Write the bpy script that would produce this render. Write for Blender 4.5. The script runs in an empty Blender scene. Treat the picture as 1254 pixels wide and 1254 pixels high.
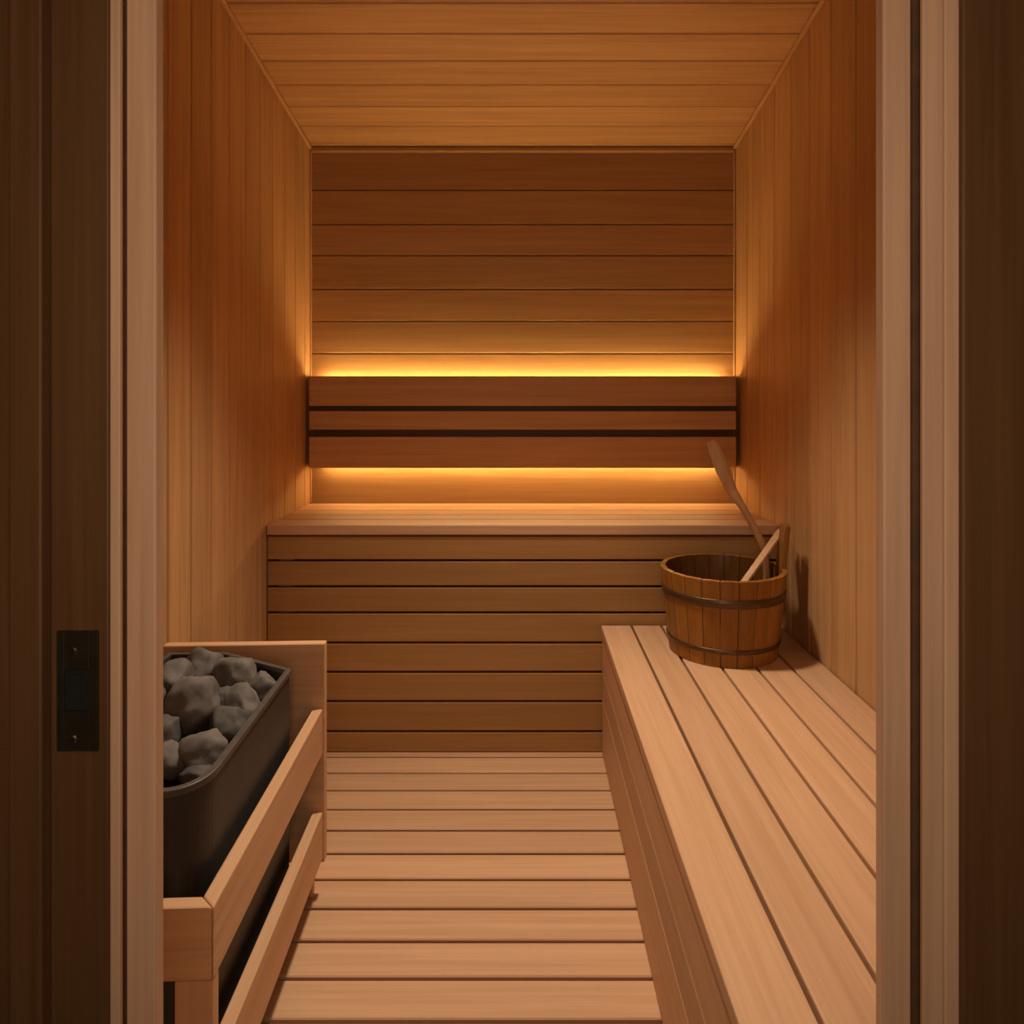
import bpy, bmesh, math, random
from mathutils import Vector, Matrix, noise

C = bpy.context.scene.collection
S = bpy.context.scene

# ------------------------------------------------------------------ camera, world, lights, exposure
F = 867.6                       # focal length in pixels of the 1254 px frame
VPX, VPY = 640.0, 487.0         # vanishing point of the room's length
CAM_Z = 1.224
cam_d = bpy.data.cameras.new('camera')
cam_d.sensor_width = 36.0
cam_d.lens = F / 1254.0 * 36.0
cam_d.shift_x = (627.0 - VPX) / 1254.0
cam_d.shift_y = -(627.0 - VPY) / 1254.0
cam_d.clip_start = 0.02
cam = bpy.data.objects.new('camera', cam_d)
C.objects.link(cam)
cam.location = (0, 0, CAM_Z)
cam.rotation_euler = (math.pi / 2, 0, 0)
S.camera = cam

w = bpy.data.worlds.new('world')
S.world = w
w.use_nodes = True
w.node_tree.nodes['Background'].inputs['Color'].default_value = (1.0, 0.55, 0.28, 1)
w.node_tree.nodes['Background'].inputs['Strength'].default_value = 0.006

def area(name, loc, rot, sx, sy, power, color, spread=180):
    d = bpy.data.lights.new(name, 'AREA')
    d.shape = 'RECTANGLE'; d.size = sx; d.size_y = sy
    d.energy = power; d.color = color; d.spread = math.radians(spread)
    o = bpy.data.objects.new(name, d); C.objects.link(o)
    o.location = loc; o.rotation_euler = rot
    return o

# ceiling lamp of the sauna (above the frame) and an added fill light behind the camera
def spot(name, loc, target, power, color, angle, blend, radius):
    d = bpy.data.lights.new(name, 'SPOT')
    d.energy = power; d.color = color; d.spot_size = math.radians(angle); d.spot_blend = blend
    d.shadow_soft_size = radius
    o = bpy.data.objects.new(name, d); C.objects.link(o)
    o.location = loc
    o.rotation_euler = (Vector(target) - Vector(loc)).to_track_quat('-Z', 'Y').to_euler()
    return o
spot('sauna_ceiling_light', (-0.05, 1.95, 2.37), (0.05, 1.38, 0.0), 141.0, (1.0, 0.82, 0.61), 92, 1.0, 0.09)
area('hall_wall_lamp', (0.0, -0.14, 1.32), (math.radians(90), 0, 0), 0.35, 1.1, 5.2, (1.0, 0.76, 0.54), 170)  # added to brighten the door frame, no fixture built
LED_POWER = 68.0
LED_POWER_LOW = 44.0
LED_COLOR = (1.0, 0.64, 0.25, 1)

S.view_settings.view_transform = 'Standard'
S.view_settings.look = 'None'
S.view_settings.gamma = 1.0
S.view_settings.exposure = 0.0
S.view_settings.use_curve_mapping = False

# ------------------------------------------------------------------ materials
def nodes_of(name):
    m = bpy.data.materials.new(name); m.use_nodes = True
    nt = m.node_tree
    return m, nt, nt.nodes['Principled BSDF'], nt.links

def wood(name, axis, light, dark, rough=0.55, vary=0.22, scale=1.0, red=0.0):
    """Planed timber: grain stretched along an object axis, every board a slightly different tone."""
    m, nt, bs, L = nodes_of(name)
    N = nt.nodes.new
    tc = N('ShaderNodeTexCoord'); geo = N('ShaderNodeNewGeometry')
    rnd = N('ShaderNodeVectorMath'); rnd.operation = 'SCALE'
    comb = N('ShaderNodeCombineXYZ')
    for i, k in enumerate((7.3, 13.1, 5.7)):
        mm = N('ShaderNodeMath'); mm.operation = 'MULTIPLY'; mm.inputs[1].default_value = k
        L.new(geo.outputs['Random Per Island'], mm.inputs[0]); L.new(mm.outputs[0], comb.inputs[i])
    add = N('ShaderNodeVectorMath'); add.operation = 'ADD'
    L.new(tc.outputs['Object'], add.inputs[0]); L.new(comb.outputs[0], add.inputs[1])
    mp = N('ShaderNodeMapping')
    sc = [34 * scale] * 3; sc[axis] = 1.3 * scale
    mp.inputs['Scale'].default_value = sc
    L.new(add.outputs[0], mp.inputs['Vector'])
    n1 = N('ShaderNodeTexNoise'); n1.inputs['Scale'].default_value = 1.0; n1.inputs['Detail'].default_value = 5
    n1.inputs['Roughness'].default_value = 0.6; n1.inputs['Distortion'].default_value = 0.6
    L.new(mp.outputs[0], n1.inputs['Vector'])
    mp2 = N('ShaderNodeMapping'); sc2 = [150 * scale] * 3; sc2[axis] = 3.0 * scale
    mp2.inputs['Scale'].default_value = sc2
    L.new(add.outputs[0], mp2.inputs['Vector'])
    n2 = N('ShaderNodeTexNoise'); n2.inputs['Scale'].default_value = 1.0; n2.inputs['Detail'].default_value = 2
    L.new(mp2.outputs[0], n2.inputs['Vector'])
    mixn = N('ShaderNodeMix'); mixn.inputs['Factor'].default_value = 0.32
    L.new(n1.outputs['Fac'], mixn.inputs['A']); L.new(n2.outputs['Fac'], mixn.inputs['B'])
    rp = N('ShaderNodeValToRGB')
    rp.color_ramp.elements[0].position = 0.30; rp.color_ramp.elements[0].color = (*dark, 1)
    rp.color_ramp.elements[1].position = 0.66; rp.color_ramp.elements[1].color = (*light, 1)
    L.new(mixn.outputs['Result'], rp.inputs['Fac'])
    val = N('ShaderNodeMapRange')
    val.inputs['To Min'].default_value = 1 - vary; val.inputs['To Max'].default_value = 1 + vary * 0.5
    L.new(geo.outputs['Random Per Island'], val.inputs['Value'])
    hsv = N('ShaderNodeHueSaturation')
    L.new(rp.outputs['Color'], hsv.inputs['Color']); L.new(val.outputs['Result'], hsv.inputs['Value'])
    L.new(hsv.outputs['Color'], bs.inputs['Base Color'])
    bs.inputs['Roughness'].default_value = rough
    bs.inputs['Specular IOR Level'].default_value = 0.3
    bp = N('ShaderNodeBump'); bp.inputs['Strength'].default_value = 0.10; bp.inputs['Distance'].default_value = 0.002
    L.new(mixn.outputs['Result'], bp.inputs['Height']); L.new(bp.outputs['Normal'], bs.inputs['Normal'])
    return m

PALE, PALE_D = (0.64, 0.385, 0.185), (0.47, 0.255, 0.105)
BENCH, BENCH_D = (0.66, 0.405, 0.240), (0.53, 0.30, 0.160)
HEATT, HEATT_D = (0.48, 0.275, 0.112), (0.36, 0.188, 0.07)
SHADED, SHADED_D = (0.150, 0.070, 0.027), (0.092, 0.041, 0.015)  # dark timber tone, shade of the outer frame put into the colour
W = {}
for ax, an in enumerate('xyz'):
    W['pale_' + an] = wood('pale_timber_' + an, ax, PALE, PALE_D, vary=0.12)
    W['bench_' + an] = wood('bench_timber_' + an, ax, BENCH, BENCH_D, vary=0.12)
    W['brown_' + an] = wood('heat_treated_timber_' + an, ax, HEATT, HEATT_D, vary=0.10)
    W['walnut_' + an] = wood('walnut_stained_timber_' + an, ax, SHADED, SHADED_D, rough=0.5, vary=0.08)
W['board_x'] = wood('backrest_timber', 0, (0.62, 0.36, 0.165), (0.47, 0.25, 0.105), vary=0.08)
W['riser_x'] = wood('bench_front_timber', 0, (0.43, 0.235, 0.088), (0.34, 0.175, 0.060), vary=0.10)  # bench timber darkened, shade on the upper front painted into it
W['frame_z'] = wood('oak_frame_timber', 2, (0.68, 0.43, 0.285), (0.50, 0.295, 0.180), vary=0.08)
W['bucket'] = wood('oiled_bucket_timber', 2, (0.36, 0.160, 0.030), (0.23, 0.090, 0.016), rough=0.42, vary=0.22)
W['soaked'] = wood('soaked_bucket_timber', 2, (0.16, 0.068, 0.018), (0.10, 0.040, 0.010), rough=0.3, vary=0.2)  # darker tone that paints the shade inside the bucket
W['ladle'] = wood('ladle_timber', 2, (0.48, 0.25, 0.11), (0.33, 0.16, 0.065))
W['spoon'] = wood('pale_ladle_timber', 2, (0.66, 0.42, 0.25), (0.52, 0.31, 0.17))

def plain(name, col, rough=0.5, metal=0.0, noise_amt=0.25, nscale=40, bump=0.0):
    m, nt, bs, L = nodes_of(name)
    tc = nt.nodes.new('ShaderNodeTexCoord'); n = nt.nodes.new('ShaderNodeTexNoise')
    n.inputs['Scale'].default_value = nscale; n.inputs['Detail'].default_value = 6
    L.new(tc.outputs['Object'], n.inputs['Vector'])
    rp = nt.nodes.new('ShaderNodeValToRGB')
    rp.color_ramp.elements[0].position = 0.3; rp.color_ramp.elements[1].position = 0.7
    rp.color_ramp.elements[0].color = (*[c * (1 - noise_amt) for c in col], 1)
    rp.color_ramp.elements[1].color = (*[c * (1 + noise_amt) for c in col], 1)
    L.new(n.outputs['Fac'], rp.inputs['Fac']); L.new(rp.outputs['Color'], bs.inputs['Base Color'])
    bs.inputs['Roughness'].default_value = rough; bs.inputs['Metallic'].default_value = metal
    if bump:
        b = nt.nodes.new('ShaderNodeBump'); b.inputs['Strength'].default_value = bump; b.inputs['Distance'].default_value = 0.004
        L.new(n.outputs['Fac'], b.inputs['Height']); L.new(b.outputs['Normal'], bs.inputs['Normal'])
    return m
M_STEEL = plain('black_heater_steel', (0.030, 0.029, 0.029), 0.5, 0.0, 0.12, 25)
M_RIM = plain('worn_steel_rim', (0.075, 0.068, 0.060), 0.45, 0.0, 0.15, 40)
M_GRATE = plain('grate_iron', (0.02, 0.02, 0.02), 0.7, 0.3)
M_STONE = plain('sauna_stone', (0.140, 0.124, 0.112), 0.78, 0, 0.35, 28, 0.55)
M_STONE_D = plain('dark_sauna_stone', (0.085, 0.078, 0.072), 0.75, 0, 0.35, 28, 0.55)
M_BRONZE = plain('dark_bronze_plate', (0.060, 0.044, 0.026), 0.42, 0.7, 0.15, 60)
W['seal'] = plain('dark_rubber_seal', (0.085, 0.040, 0.016), 0.8)  # dark strip colour that paints the shade of the frame grooves
M_BLACK = plain('black_iron', (0.006, 0.006, 0.006), 0.95, 0.0)
M_SCREW = plain('worn_brass_screw', (0.45, 0.36, 0.22), 0.3, 1.0)
M_HOOP = plain('dark_hoop_metal', (0.11, 0.062, 0.028), 0.36, 0.6, 0.2, 50)
M_PLASTER = plain('hall_plaster', (0.10, 0.06, 0.035), 0.9)
def led(name, power):
    m, nt, bs, L = nodes_of(name)
    e = nt.nodes.new('ShaderNodeEmission')
    e.inputs['Color'].default_value = LED_COLOR; e.inputs['Strength'].default_value = power
    L.new(e.outputs[0], nt.nodes['Material Output'].inputs['Surface'])
    return m
M_LED, M_LED_LOW = led('led_strip_upper', LED_POWER), led('led_strip_lower', LED_POWER_LOW)

# ------------------------------------------------------------------ helpers
def add_box(bm, x0, x1, y0, y1, z0, z1):
    vs = [bm.verts.new(p) for p in ((x0, y0, z0), (x1, y0, z0), (x1, y1, z0), (x0, y1, z0),
                                    (x0, y0, z1), (x1, y0, z1), (x1, y1, z1), (x0, y1, z1))]
    for q in ((3, 2, 1, 0), (4, 5, 6, 7), (0, 1, 5, 4), (1, 2, 6, 5), (2, 3, 7, 6), (3, 0, 4, 7)):
        bm.faces.new([vs[i] for i in q])

def add_prism(bm, poly, z0, z1):
    """Extruded outline, counter-clockwise seen from above."""
    a = [bm.verts.new((p[0], p[1], z0)) for p in poly]
    b = [bm.verts.new((p[0], p[1], z1)) for p in poly]
    n = len(poly)
    bm.faces.new(a[::-1]); bm.faces.new(b)
    for i in range(n):
        j = (i + 1) % n
        bm.faces.new((a[i], a[j], b[j], b[i]))

def bevel(bm, off, seg=1):
    if off > 0:
        bmesh.ops.bevel(bm, geom=list(bm.edges), offset=off, segments=seg, affect='EDGES', profile=0.5, clamp_overlap=True)

def obj(name, bm, mat, parent=None, loc=(0, 0, 0), smooth=False):
    bmesh.ops.recalc_face_normals(bm, faces=list(bm.faces))
    me = bpy.data.meshes.new(name); bm.to_mesh(me); bm.free()
    me.materials.append(mat)
    if smooth:
        for p in me.polygons: p.use_smooth = True
    o = bpy.data.objects.new(name, me); C.objects.link(o)
    o.location = loc
    if parent: o.parent = parent
    return o

def boxes(name, bl, mat, parent=None, bev=0.0015, seg=1, loc=(0, 0, 0)):
    bm = bmesh.new()
    for b in bl: add_box(bm, *b)
    bevel(bm, bev, seg)
    return obj(name, bm, mat, parent, loc)

def thing(name, label, cat, loc=(0, 0, 0), rz=0.0, group=None):
    o = bpy.data.objects.new(name, None); C.objects.link(o)
    o.empty_display_size = 0.05
    o.location = loc; o.rotation_euler = (0, 0, rz)
    o['label'] = label; o['category'] = cat
    if group: o['group'] = group
    return o

def tag(o, label, cat, group=None):
    o['label'] = label; o['category'] = cat
    if group: o['group'] = group
    return o

def struct(o):
    o['kind'] = 'structure'
    return o

def spans(lo, hi, cuts, gap):
    c = [lo] + sorted(x for x in cuts if lo < x < hi) + [hi]
    return [(a + (gap / 2 if i else 0), b - (gap / 2 if i < len(c) - 2 else 0)) for i, (a, b) in enumerate(zip(c, c[1:]))]

def loft(bm, rings):
    rs = [[bm.verts.new(p) for p in r] for r in rings]
    n = len(rs[0])
    for a, b in zip(rs, rs[1:]):
        for i in range(n):
            j = (i + 1) % n
            bm.faces.new((a[i], a[j], b[j], b[i]))
    bm.faces.new(rs[0][::-1]); bm.faces.new(rs[-1])

# ------------------------------------------------------------------ the room
XW = 0.884                       # half width
YB, YF = 2.95, 0.86              # back wall, inside of the door wall
ZC0, SLOPE = 2.262, 0.150        # ceiling height at the back, rise per metre towards the door
def zc(y): return ZC0 + SLOPE * (YB - y)

# floor: boards across the room with open joints, on a dark screed
cuts = [1.392 + 0.1022 * k for k in range(-8, 17)]
fl = [(-XW, XW, a, b, -0.022, 0.0) for a, b in spans(0.60, YB, cuts, 0.0095)]
struct(boxes('floor', fl, W['bench_x'], bev=0.0025))
struct(boxes('floor_screed', [(-1.4, 1.4, -1.2, 3.1, -0.10, -0.0235)], M_PLASTER, bev=0)).name = 'floor_2'

# side walls: upright boards with a fine joint
def side_wall(name, sx, cuts):
    bm = bmesh.new()
    for a, b in spans(YF, YB, cuts, 0.0050):
        x0, x1 = (-XW - 0.016, -XW) if sx < 0 else (XW, XW + 0.016)
        add_box(bm, x0, x1, a, b, 0.0, zc(a) - 0.001)
        # the top follows the sloping ceiling
        for v in bm.verts:
            if v.co.z > 1.5: v.co.z = zc(v.co.y) - 0.001
    bevel(bm, 0.0028)
    x0, x1 = (-XW - 0.05, -XW - 0.0165) if sx < 0 else (XW + 0.0165, XW + 0.05)
    add_box(bm, x0, x1, YF, YB + 0.05, -0.02, 2.6)
    return struct(obj(name, bm, W['pale_z']))
side_wall('wall_left', -1, [1.767 + 0.1232 * k for k in range(-8, 11)])
side_wall('wall_right', 1, [1.880 + 0.1515 * k for k in range(-7, 9)])

# back wall: level boards
zcuts = [0.40, 0.536, 0.672, 0.9996, 1.1356, 1.2716, 1.4076, 1.5420, 1.6750, 1.8158, 1.9450, 2.0880]
bw = [(-XW, XW, YB, YB + 0.016, a, b) for a, b in spans(0.0, ZC0, zcuts, 0.0035)]
bm = bmesh.new()
for b in bw: add_box(bm, *b)
bevel(bm, 0.0028)
add_box(bm, -XW, XW, YB + 0.0165, YB + 0.05, -0.02, 2.5)
struct(obj('wall_back', bm, W['brown_x']))

# ceiling: boards across the room, sloping up towards the door
ycuts = [YB - 0.036 - 0.1365 * k for k in range(0, 16)]
bm = bmesh.new()
for a, b in spans(YF, YB, ycuts, 0.004):
    add_box(bm, -XW - 0.016, XW + 0.016, a, b, 0.0, 0.016)
bevel(bm, 0.003)
add_box(bm, -XW - 0.016, XW + 0.016, YF, YB + 0.016, 0.0165, 0.05)
for v in bm.verts: v.co.z += zc(v.co.y)
struct(obj('ceiling', bm, W['pale_x']))

# slim corner fillets around the back wall and along the ceiling
struct(boxes('trim_1', [(-XW, -XW + 0.007, YB - 0.007, YB, 0.787, ZC0)], W['pale_z'], bev=0.002))
struct(boxes('trim_2', [(XW - 0.007, XW, YB - 0.007, YB, 0.787, ZC0)], W['pale_z'], bev=0.002))
struct(boxes('trim_3', [(-XW + 0.008, XW - 0.008, YB - 0.022, YB, ZC0 - 0.020, ZC0 - 0.0005)], W['brown_x'], bev=0.004))
for nm, sx in (('trim_4', -1), ('trim_5', 1)):
    bm = bmesh.new()
    x0, x1 = sorted((sx * XW, sx * (XW - 0.014)))
    add_box(bm, x0, x1, YF, YB - 0.023, -0.016, -0.001)
    bevel(bm, 0.003)
    for v in bm.verts: v.co.z += zc(v.co.y)
    struct(obj(nm, bm, W['pale_y']))

# door wall seen from the hall: inside lining, opening, dark casing boards
YS = 0.700                       # front of the inner stops
def fxx(px, y): return (px - VPX) / F * y
def jamb(name, px0, px1, y0, y1, mat, z1=2.0, bev=0.002):
    """An upright frame board, its front from pixel column px0 to px1 at distance y0."""
    return struct(boxes(name, [(fxx(px0, y0), fxx(px1, y0), y0, y1, 0, z1)], W[mat], bev=bev, seg=2))
OL, OR_ = fxx(196, YF) - 0.012, fxx(1077, YF) + 0.012
struct(boxes('wall_front', [(-XW, OL, 0.745, YF, 0, 2.58), (OR_, XW, 0.745, YF, 0, 2.58),
                            (OL + 0.0005, OR_ - 0.0005, 0.745, YF, 2.03, 2.58)], W['pale_z'], bev=0.001))
# pale inner stops
jamb('trim_6', 154, 191, YS, 0.716, 'frame_z')
jamb('trim_7', 1081.5, 1117, YS, 0.716, 'frame_z')
# pale second step
def step(name, px0, px1, pxb0, pxb1, y0):
    """A thin-lipped moulding: its lip overhangs a dark groove next to the stop."""
    return struct(boxes(name, [(fxx(px0, y0), fxx(px1, y0), y0, y0 + 0.006, 0, 2.0),
                               (fxx(pxb0, y0), fxx(pxb1, y0), y0 + 0.0062, 0.744, 0, 2.0)], W['frame_z'], bev=0.0018, seg=2))
step('trim_8', 134, 147, 134, 138, 0.680)
step('trim_9', 1130, 1156, 1146, 1156, 0.683)
step('trim_15', 1156.6, 1182, 1158, 1181, 0.6845)
# dark strips added in the grooves to paint their shade
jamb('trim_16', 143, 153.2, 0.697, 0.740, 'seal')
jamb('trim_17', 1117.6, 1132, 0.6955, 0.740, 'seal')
# outer frame, its dimness painted as darker timber
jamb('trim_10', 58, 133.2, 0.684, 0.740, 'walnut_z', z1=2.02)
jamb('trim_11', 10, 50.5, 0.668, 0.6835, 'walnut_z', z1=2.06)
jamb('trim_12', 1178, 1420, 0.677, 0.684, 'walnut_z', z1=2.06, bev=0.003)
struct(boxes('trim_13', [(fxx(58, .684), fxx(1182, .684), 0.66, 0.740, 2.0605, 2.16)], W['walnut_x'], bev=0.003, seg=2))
struct(boxes('trim_14', [(fxx(155, YS), fxx(1120, YS), YS, 0.740, 2.0005, 2.018)], W['frame_z'], bev=0.002))
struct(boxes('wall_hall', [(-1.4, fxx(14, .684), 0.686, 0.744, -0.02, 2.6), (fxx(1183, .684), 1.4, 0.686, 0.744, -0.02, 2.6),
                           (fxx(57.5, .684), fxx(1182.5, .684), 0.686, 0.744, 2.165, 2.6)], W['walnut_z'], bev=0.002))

# ------------------------------------------------------------------ upper bench along the back wall
YU, ZU = 2.438, 0.785
ub = thing('sauna_bench', 'upper timber bench across the back wall with a tall slatted front', 'bench', (0, YU, 0))
sl = [(-0.881, 0.881, a, b, ZU - 0.034, ZU) for a, b in spans(0.0, 0.503, [0.118, 0.222, 0.324, 0.424], 0.007)]
boxes('seat', sl, W['bench_x'], ub, bev=0.003, seg=2)
fz = [0.072, 0.176, 0.277, 0.378, 0.482, 0.572, 0.662]
fp = [(-0.881, 0.881, 0.006, 0.028, a, b) for a, b in spans(0.002, 0.7450, fz, 0.008)]
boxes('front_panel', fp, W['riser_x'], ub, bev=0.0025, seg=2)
for q in [(-0.875, 0.875, 0.034, 0.07, 0.70, 0.7495), (-0.875, 0.875, 0.45, 0.49, 0.70, 0.7495),
          (-0.85, -0.80, 0.034, 0.07, 0.002, 0.699), (0.80, 0.85, 0.034, 0.07, 0.002, 0.699)]:
    boxes('support', [q], W['bench_x'], ub)

# ------------------------------------------------------------------ lower bench along the right wall
XL, ZL = 0.270, 0.442
lb = thing('sauna_bench', 'lower timber bench running along the wall with the wooden bucket on it', 'bench', (XL, YF + 0.003, 0))
LEN = YU - (YF + 0.003) - 0.004
sl = [(a, b, 0.0, LEN, ZL - 0.030, ZL) for a, b in spans(0.0, 0.610, [0.104, 0.206, 0.308, 0.408, 0.509], 0.0075)]
boxes('seat', sl, W['bench_y'], lb, bev=0.003, seg=2)
fp = [(0.003, 0.025, 0.002, LEN - 0.002, a, b) for a, b in spans(0.002, ZL - 0.031, [0.194, 0.290], 0.003)]
boxes('front_panel', fp, W['bench_y'], lb, bev=0.0015)
for q in [(0.03, 0.60, 0.1, 0.14, 0.002, ZL - 0.031), (0.03, 0.60, 1.2, 1.24, 0.002, ZL - 0.031)]:
    boxes('support', [q], W['bench_x'], lb)

# ------------------------------------------------------------------ backrest with light strips
br = thing('backrest', 'brown three-board backrest on the back wall, glowing above and below', 'backrest', (0, YB, 0.93))
def brd(z0, z1):
    return boxes('backrest_board', [(-0.862, 0.862, -0.092, -0.066, z0 - 0.93, z1 - 0.93)], W['board_x'], br, bev=0.003, seg=2)
brd(1.191, 1.311); brd(1.095, 1.170); brd(0.940, 1.066)
boxes('backing_board', [(-0.868, 0.868, -0.058, -0.046, 0.02, 0.370)], W['walnut_x'], br)  # board added so the gaps between the backrest boards stay dark
for sx in (-1, 1):
    x0, x1 = sorted((sx * 0.872, sx * 0.842))
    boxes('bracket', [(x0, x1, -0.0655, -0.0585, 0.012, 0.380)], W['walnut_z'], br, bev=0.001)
    x0, x1 = sorted((sx * 0.872, sx * 0.8685))
    boxes('end_cap', [(x0, x1, -0.058, -0.008, 0.012, 0.380)], W['walnut_z'], br, bev=0.0005)  # added to block strip light leaking past the backrest ends
    x0, x1 = sorted((sx * 0.70, sx * 0.66))
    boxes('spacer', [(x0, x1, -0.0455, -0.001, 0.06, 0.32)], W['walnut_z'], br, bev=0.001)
boxes('light_strip', [(-0.83, 0.83, -0.036, -0.022, 0.352, 0.358)], M_LED, br, bev=0)
boxes('light_strip', [(-0.82, 0.82, -0.034, -0.024, 0.018, 0.023)], M_LED_LOW, br, bev=0)

# ------------------------------------------------------------------ heater guard and heater on the left
Q = 0.9286
def zq(z): return CAM_Z - (CAM_Z - z) * Q
GX, GY, GR = -0.4850, 1.757, math.radians(2.3)
hg = thing('heater_guard', 'pale timber guard rail boxed around the black stone heater', 'guard rail', (GX, GY, 0), GR)
boxes('back_panel', [(-0.388, 0.0, -0.026, 0.0, zq(0.001), zq(0.577))], W['bench_x'], hg, bev=0.003, seg=2)
def rail(poly, z0, z1, mat):
    bm = bmesh.new(); add_prism(bm, poly, zq(z0), zq(z1)); bevel(bm, 0.003, 2)
    return obj('rail', bm, mat, hg)
rail([(-0.029, -0.6765), (-0.0042, -0.702), (-0.0042, -0.027), (-0.029, -0.027)], 0.288, 0.406, W['bench_y'])
rail([(-0.400, -0.702), (-0.0051, -0.702), (-0.0298, -0.6765), (-0.400, -0.6765)], 0.288, 0.406, W['bench_x'])
rail([(-0.029, -0.674), (-0.0042, -0.674), (-0.0042, -0.027), (-0.029, -0.027)], 0.012, 0.135, W['bench_y'])
boxes('post', [(-0.0615, -0.0055, -0.701, -0.6765, 0.001, zq(0.288) - 0.001)], W['bench_z'], hg, bev=0.002, seg=2)
boxes('post', [(-0.395, -0.340, -0.701, -0.6765, 0.001, zq(0.288) - 0.001)], W['bench_z'], hg, bev=0.002, seg=2)
for px0 in (-0.075, -0.380):
    boxes('post', [(px0, px0 + 0.045, -0.024, -0.002, 0.001, zq(0.001) - 0.001)], W['bench_z'], hg, bev=0.002)

ZR = zq(0.566)                   # rim of the heater
he = thing('sauna_heater', 'black steel sauna heater filled with grey stones inside the timber guard', 'heater', (GX, GY, 0), GR)
def outline(inset):
    xr, xl, yb, yf = -0.0420 - inset, -0.368 + inset, -0.0420 - inset, -0.655 + inset
    k = inset * 0.42
    p = [(xl, yf)]
    r = 0.062 - inset
    cx, cy = xr - r, yf + r * 1.25
    for i in range(11):
        t = -math.pi / 2 + (math.pi / 2) * i / 10
        p.append((cx + r * math.cos(t), cy + r * 1.25 * math.sin(t)))
    p += [(xr, -0.158 - k), (-0.230 - k, yb), (xl, yb)]
    return p
def shell(z_out, z_in, o_out, o_in, zfloor):
    bm = bmesh.new()
    n = len(o_out)
    b = [bm.verts.new((*p, z_out)) for p in o_out]
    t = [bm.verts.new((*p, z_in)) for p in o_out]
    ti = [bm.verts.new((*p, z_in)) for p in o_in]
    bi = [bm.verts.new((*p, zfloor)) for p in o_in]
    for i in range(n):
        j = (i + 1) % n
        for a, c in ((b, t), (t, ti), (ti, bi)):
            bm.faces.new((a[i], a[j], c[j], c[i]))
    bm.faces.new(b[::-1]); bm.faces.new(bi)
    return bm
ZG = ZR - 0.058                  # grate the stones lie on
bm = shell(0.105, ZR - 0.012, outline(0.005), outline(0.011), ZG - 0.007)
obj('body', bm, M_STEEL, he)
bm = bmesh.new()
oo, oi = outline(0.0), outline(0.013)
lo = [bm.verts.new((*p, ZR - 0.0115)) for p in oo]; hi = [bm.verts.new((*p, ZR)) for p in oo]
hi2 = [bm.verts.new((*p, ZR)) for p in oi]; lo2 = [bm.verts.new((*p, ZR - 0.0115)) for p in oi]
n = len(oo)
for i in range(n):
    j = (i + 1) % n
    for a, c in ((lo, hi), (hi, hi2), (hi2, lo2), (lo2, lo)):
        bm.faces.new((a[i], a[j], c[j], c[i]))
bevel(bm, 0.0018, 2)
obj('rim', bm, M_RIM, he)
for fx_ in (-0.10, -0.32):
    for fy in (-0.58, -0.20):
        bm = bmesh.new(); add_box(bm, fx_ - 0.015, fx_ + 0.015, fy - 0.015, fy + 0.015, 0.001, 0.1045); bevel(bm, 0.002)
        obj('foot', bm, M_GRATE, he)
gr = [(-0.352, -0.064, a, a + 0.010, ZG - 0.0065, ZG) for a in [-0.56 + 0.022 * i for i in range(17)]]
boxes('grate', gr, M_GRATE, he, bev=0)

# stones: faceted lumps lying on the grate
def at(px, py, z):
    """The point of height z that the photo shows at pixel px, py."""
    k = (CAM_Z - z) / (py - VPY)
    return Vector(((px - VPX) * k, F * k, z))
def stone_mesh(seed, sx, sy, sz, cuts_n=13, rough=0.09):
    rnd = random.Random(seed)
    bm = bmesh.new()
    bmesh.ops.create_icosphere(bm, subdivisions=4, radius=1.0)
    pl = []
    for _ in range(cuts_n):
        nv = Vector((rnd.gauss(0, 1), rnd.gauss(0, 1), rnd.gauss(0, 1))).normalized()
        pl.append((nv, rnd.uniform(0.66, 0.92)))
    off = Vector((seed * 3.7, seed * 1.3, seed * 2.1))
    for v in bm.verts:
        d = v.co.normalized(); r = 1.0
        for nv, h in pl:
            c = d.dot(nv)
            if c > 0.05: r = min(r, h / c)
        r *= 1 + rough * noise.noise(d * 2.2 + off) + 0.02 * noise.noise(d * 7 + off)
        v.co = Vector((d.x * r * sx, d.y * r * sy, d.z * r * sz))
    return bm
STONES = [  # px, py, half sizes x y z, colour, label
    (256, 812, .040, .040, .040, 0, 'rounded grey stone at the far end of the heater, nearest the back panel'),
    (287, 829, .038, .040, .042, 0, 'angular grey stone beside the cut-off rear corner of the heater'),
    (327, 842, .030, .034, .032, 0, 'small grey stone tucked into the rear corner by the heater rim'),
    (217, 834, .033, .040, .038, 0, 'pale grey stone beside the door frame, behind the biggest stone'),
    (239, 866, .043, .050, .050, 0, 'tall pale stone in the middle of the heap, the biggest one'),
    (307, 866, .030, .036, .038, 0, 'upright wedge-shaped stone against the long side rim'),
    (281, 889, .032, .033, .034, 1, 'dark blocky stone in front of the wedge-shaped one, beside the biggest stone'),
    (262, 920, .037, .040, .035, 0, 'squarish grey stone near the rounded front corner of the heater'),
    (209, 933, .032, .034, .026, 0, 'flat slab-like stone next to the door frame at the front of the heater'),
    (198, 899, .026, .032, .032, 1, 'small stone half hidden by the door frame, in front of the pale one'),
    (252, 951, .030, .020, .016, 1, 'thin dark chip of stone lying in the rounded front corner'),
    (275, 856, .024, .026, .026, 1, 'dark little stone sunk in the middle between its bigger neighbours'),
]
HID = 'grey stone on the part of the heater hidden behind the door frame'
STONES += [(166, 862, .036, .040, .040, 0, HID), (157, 905, .042, .040, .036, 1, HID),
           (150, 948, .040, .036, .034, 0, HID), (120, 912, .034, .034, .036, 0, HID)]
GRP = 'sauna stones heaped on the heater'
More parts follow.
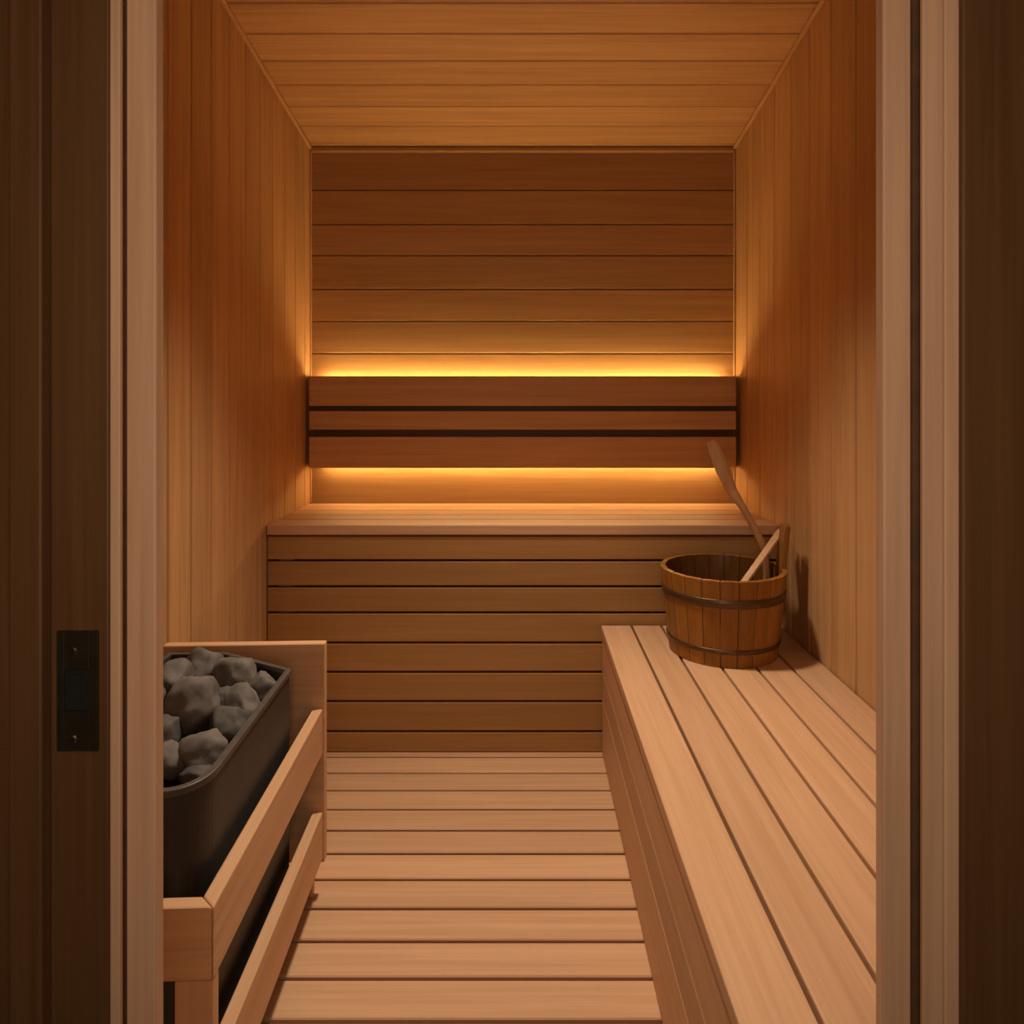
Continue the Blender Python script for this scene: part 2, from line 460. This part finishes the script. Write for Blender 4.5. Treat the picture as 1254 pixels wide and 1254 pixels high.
for i, (px, py, sx, sy, sz, dk, lab) in enumerate(STONES):
    z = ZG + 0.0005 + sz * 1.02
    p = at(px, py, z)
    o = obj('sauna_stone', stone_mesh(11 + i * 7, sx * 1.30, sy * 1.30, sz * 1.30), M_STONE_D if dk else M_STONE, None, p, smooth=True)
    # keep the whole stone inside the bin
    inv = (Matrix.Translation((GX, GY, 0)) @ Matrix.Rotation(GR, 4, 'Z')).inverted()
    vs = [inv @ (v.co + p) for v in o.data.vertices]
    shift = Vector((0, 0, 0))
    for nv, lim in ((Vector((1, 0, 0)), -0.060), (Vector((0, 1, 0)), -0.060), (Vector((0, -1, 0)), 0.636), (Vector((-1, 0, 0)), 0.352),
                    (Vector((0.52, 0.854, 0)).normalized(), Vector((0.52, 0.854, 0)).normalized().dot(Vector((-0.062, -0.172, 0)))),
                    (Vector((1, -1, 0)).normalized(), Vector((1, -1, 0)).normalized().dot(Vector((-0.082, -0.618, 0))))):
        ex = max((q + shift).dot(nv) for q in vs) - lim
        if ex > 0: shift -= nv * ex
    o.location = p + Matrix.Rotation(GR, 3, 'Z') @ shift
    tag(o, lab, 'stone', GRP)

# ------------------------------------------------------------------ bucket
BX, BY, BZ = 0.622, 2.205, ZL + 0.0005
BH, RB, RT = 0.256, 0.163, 0.190
bk = thing('sauna_bucket', 'round oiled wooden bucket with dark hoops on the lower bench', 'bucket', (BX, BY, BZ))
NST = 22
def stave(bm, a0, a1, h, ro0, ro1, th, z0=0.0, n=3):
    rings = []
    for z in (z0, z0 + (h - z0) * 0.5, h):
        k = z / BH
        ro = ro0 + (ro1 - ro0) * k
        out = [(ro * math.cos(a0 + (a1 - a0) * i / n), ro * math.sin(a0 + (a1 - a0) * i / n), z) for i in range(n + 1)]
        inn = [((ro - th) * math.cos(a0 + (a1 - a0) * i / n), (ro - th) * math.sin(a0 + (a1 - a0) * i / n), z) for i in range(n, -1, -1)]
        rings.append(out + inn)
    loft(bm, rings)
def shade_inside(o):
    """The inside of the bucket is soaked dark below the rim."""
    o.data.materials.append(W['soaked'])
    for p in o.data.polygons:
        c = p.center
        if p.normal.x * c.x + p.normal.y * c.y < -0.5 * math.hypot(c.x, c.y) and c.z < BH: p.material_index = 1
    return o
bm = bmesh.new()
EAR = 21
for i in range(NST):
    if i == EAR: continue
    a = 2 * math.pi * i / NST + 0.12; g = 0.0035
    stave(bm, a + g, a + 2 * math.pi / NST - g, BH, RB, RT, 0.016)
bevel(bm, 0.0016)
shade_inside(obj('stave_wall', bm, W['bucket'], bk))
bm = bmesh.new()
a = 2 * math.pi * EAR / NST + 0.12
stave(bm, a + 0.0035, a + 2 * math.pi / NST - 0.0035, BH + 0.132, RB, RT, 0.017)
bevel(bm, 0.004, 2)
shade_inside(obj('tall_stave', bm, W['bucket'], bk))
bm = bmesh.new()
bmesh.ops.create_cone(bm, cap_ends=True, segments=48, radius1=RB - 0.018, radius2=RB - 0.0175, depth=0.014, matrix=Matrix.Translation((0, 0, 0.022)))
obj('base', bm, W['bucket'], bk)
def hoop(z, hgt):
    bm = bmesh.new()
    n = 64
    rr = lambda zz, d: RB + (RT - RB) * zz / BH + d
    rings = []
    for zz, d in ((z, 0.0008), (z + 0.001, 0.0030), (z + hgt - 0.001, 0.0030), (z + hgt, 0.0008)):
        rings.append([bm.verts.new((rr(zz, d) * math.cos(2 * math.pi * i / n), rr(zz, d) * math.sin(2 * math.pi * i / n), zz)) for i in range(n)])
    for p, q in zip(rings, rings[1:]):
        for i in range(n):
            j = (i + 1) % n
            bm.faces.new((p[i], p[j], q[j], q[i]))
    return obj('hoop', bm, M_HOOP, bk, smooth=True)
hoop(0.176, 0.026); hoop(0.040, 0.014)

# ------------------------------------------------------------------ two ladles standing in the bucket
def P(px, py, y): return Vector(((px - VPX) / F * y, y, CAM_Z - (py - VPY) / F * y))
def bar(pts, side):
    """A stick through pts, each (point, width, thickness); side is the direction of its width."""
    bm = bmesh.new(); rings = []
    for i, (p, wd, th) in enumerate(pts):
        a = pts[max(i - 1, 0)][0]; b = pts[min(i + 1, len(pts) - 1)][0]
        t = (b - a).normalized()
        s = (side - t * side.dot(t)).normalized(); u = t.cross(s)
        ring = []
        for k in range(8):
            an = 2 * math.pi * (k + 0.5) / 8
            c, sn = math.cos(an), math.sin(an)
            ring.append(p + s * (wd / 2 * max(-1, min(1, c * 1.25))) + u * (th / 2 * max(-1, min(1, sn * 1.25))))
        rings.append(ring)
    loft(bm, rings)
    return bm
def bowl(center, axis, r, h):
    bm = bmesh.new(); n = 20
    prof = [(0.02, -h), (r * .6, -h), (r * .9, -h * .6), (r, 0), (r * .88, 0), (r * .75, -h * .5), (r * .5, -h * .82), (0.004, -h * .84)]
    q = Vector((0, 0, 1)).rotation_difference(axis)
    rs = [[bm.verts.new(center + q @ Vector((a * math.cos(2 * math.pi * i / n), a * math.sin(2 * math.pi * i / n), z))) for i in range(n)] for a, z in prof]
    for p, s in zip(rs, rs[1:]):
        for i in range(n):
            j = (i + 1) % n
            bm.faces.new((p[i], p[j], s[j], s[i]))
    bm.faces.new(rs[0][::-1]); bm.faces.new(rs[-1])
    return bm

YLD = 2.235
l1 = P(937, 672, YLD)
o1 = l1.copy()
ld = thing('sauna_ladle', 'long-handled brown ladle leaning up out of the bucket towards the back wall', 'ladle', o1)
X = Vector((1, 0, 0.4))
pts = [(P(871, 540, YLD + .06) - o1, .030, .014), (P(876, 553, YLD + .055) - o1, .040, .016), (P(885, 575, YLD + .045) - o1, .044, .016),
       (P(897, 602, YLD + .035) - o1, .032, .015), (P(910, 622, YLD + .02) - o1, .022, .015), (P(925, 648, YLD + .01) - o1, .021, .015),
       (P(937, 675, YLD) - o1, .022, .015), (P(939, 705, YLD) - o1, .022, .015), (P(936, 730, YLD) - o1, .020, .013)]
obj('handle', bar(pts, X), W['ladle'], ld)
obj('bowl', bowl(P(918, 735, YLD) - o1, Vector((-0.15, 0, 1)).normalized(), 0.040, 0.035), W['ladle'], ld, smooth=True)

T, Lo = P(957, 649, 2.262), P(907, 719, 2.085)
sp = thing('sauna_ladle', 'short pale ladle with a flat handle resting across the bucket rim', 'ladle', Lo)
dv = (Lo - T)
pts = [(T - Lo + dv * -0.02, .024, .010), (T - Lo + dv * 0.02, .031, .013), (T - Lo + dv * 0.3, .028, .013), (T - Lo + dv * 0.7, .026, .012), (Vector((0, 0, 0)), .026, .012)]
obj('handle', bar(pts, Vector((1, 0, .6))), W['spoon'], sp)
obj('bowl', bowl(Vector((0.012, 0.02, -0.030)), Vector((0.2, 0.1, 1)).normalized(), 0.030, 0.024), W['spoon'], sp, smooth=True)

# ------------------------------------------------------------------ strike plate on the door frame
k = 0.684 / F
def fx(px): return (px - VPX) * k
def fz(py): return CAM_Z - (py - VPY) * k
YP = 0.6835
st = thing('strike_plate', 'dark bronze strike plate screwed to the dark door frame', 'strike plate', (fx(97), YP, fz(845)))
cx, cz = fx(97), fz(845)
def fr(px0, px1, py0, py1, y0, y1, ins=0):
    return (fx(px0) - cx, fx(px1) - cx, y0, y1, fz(py1) - cz, fz(py0) - cz)
bl = [fr(72, 81, 772, 918, -.003, -.0002), fr(111.5, 122, 772, 918, -.003, -.0002), fr(81.2, 111.3, 772, 819, -.003, -.0002), fr(81.2, 111.3, 869, 918, -.003, -.0002)]
boxes('plate', bl, M_BRONZE, st, bev=0.0004)
boxes('latch_opening', [fr(81.2, 111.3, 819.2, 868.8, -.0012, -.0002)], M_BLACK, st, bev=0)
boxes('latch_tongue', [fr(88, 100, 824, 857, -.0026, -.0013)], M_BLACK, st, bev=0.0003)
for py in (796, 903):
    bm = bmesh.new()
    bmesh.ops.create_cone(bm, cap_ends=True, segments=20, radius1=0.0042, radius2=0.003, depth=0.0014,
                          matrix=Matrix.Translation((fx(92) - cx, -0.0038, fz(py) - cz)) @ Matrix.Rotation(math.pi / 2, 4, 'X'))
    obj('screw', bm, M_SCREW, st)
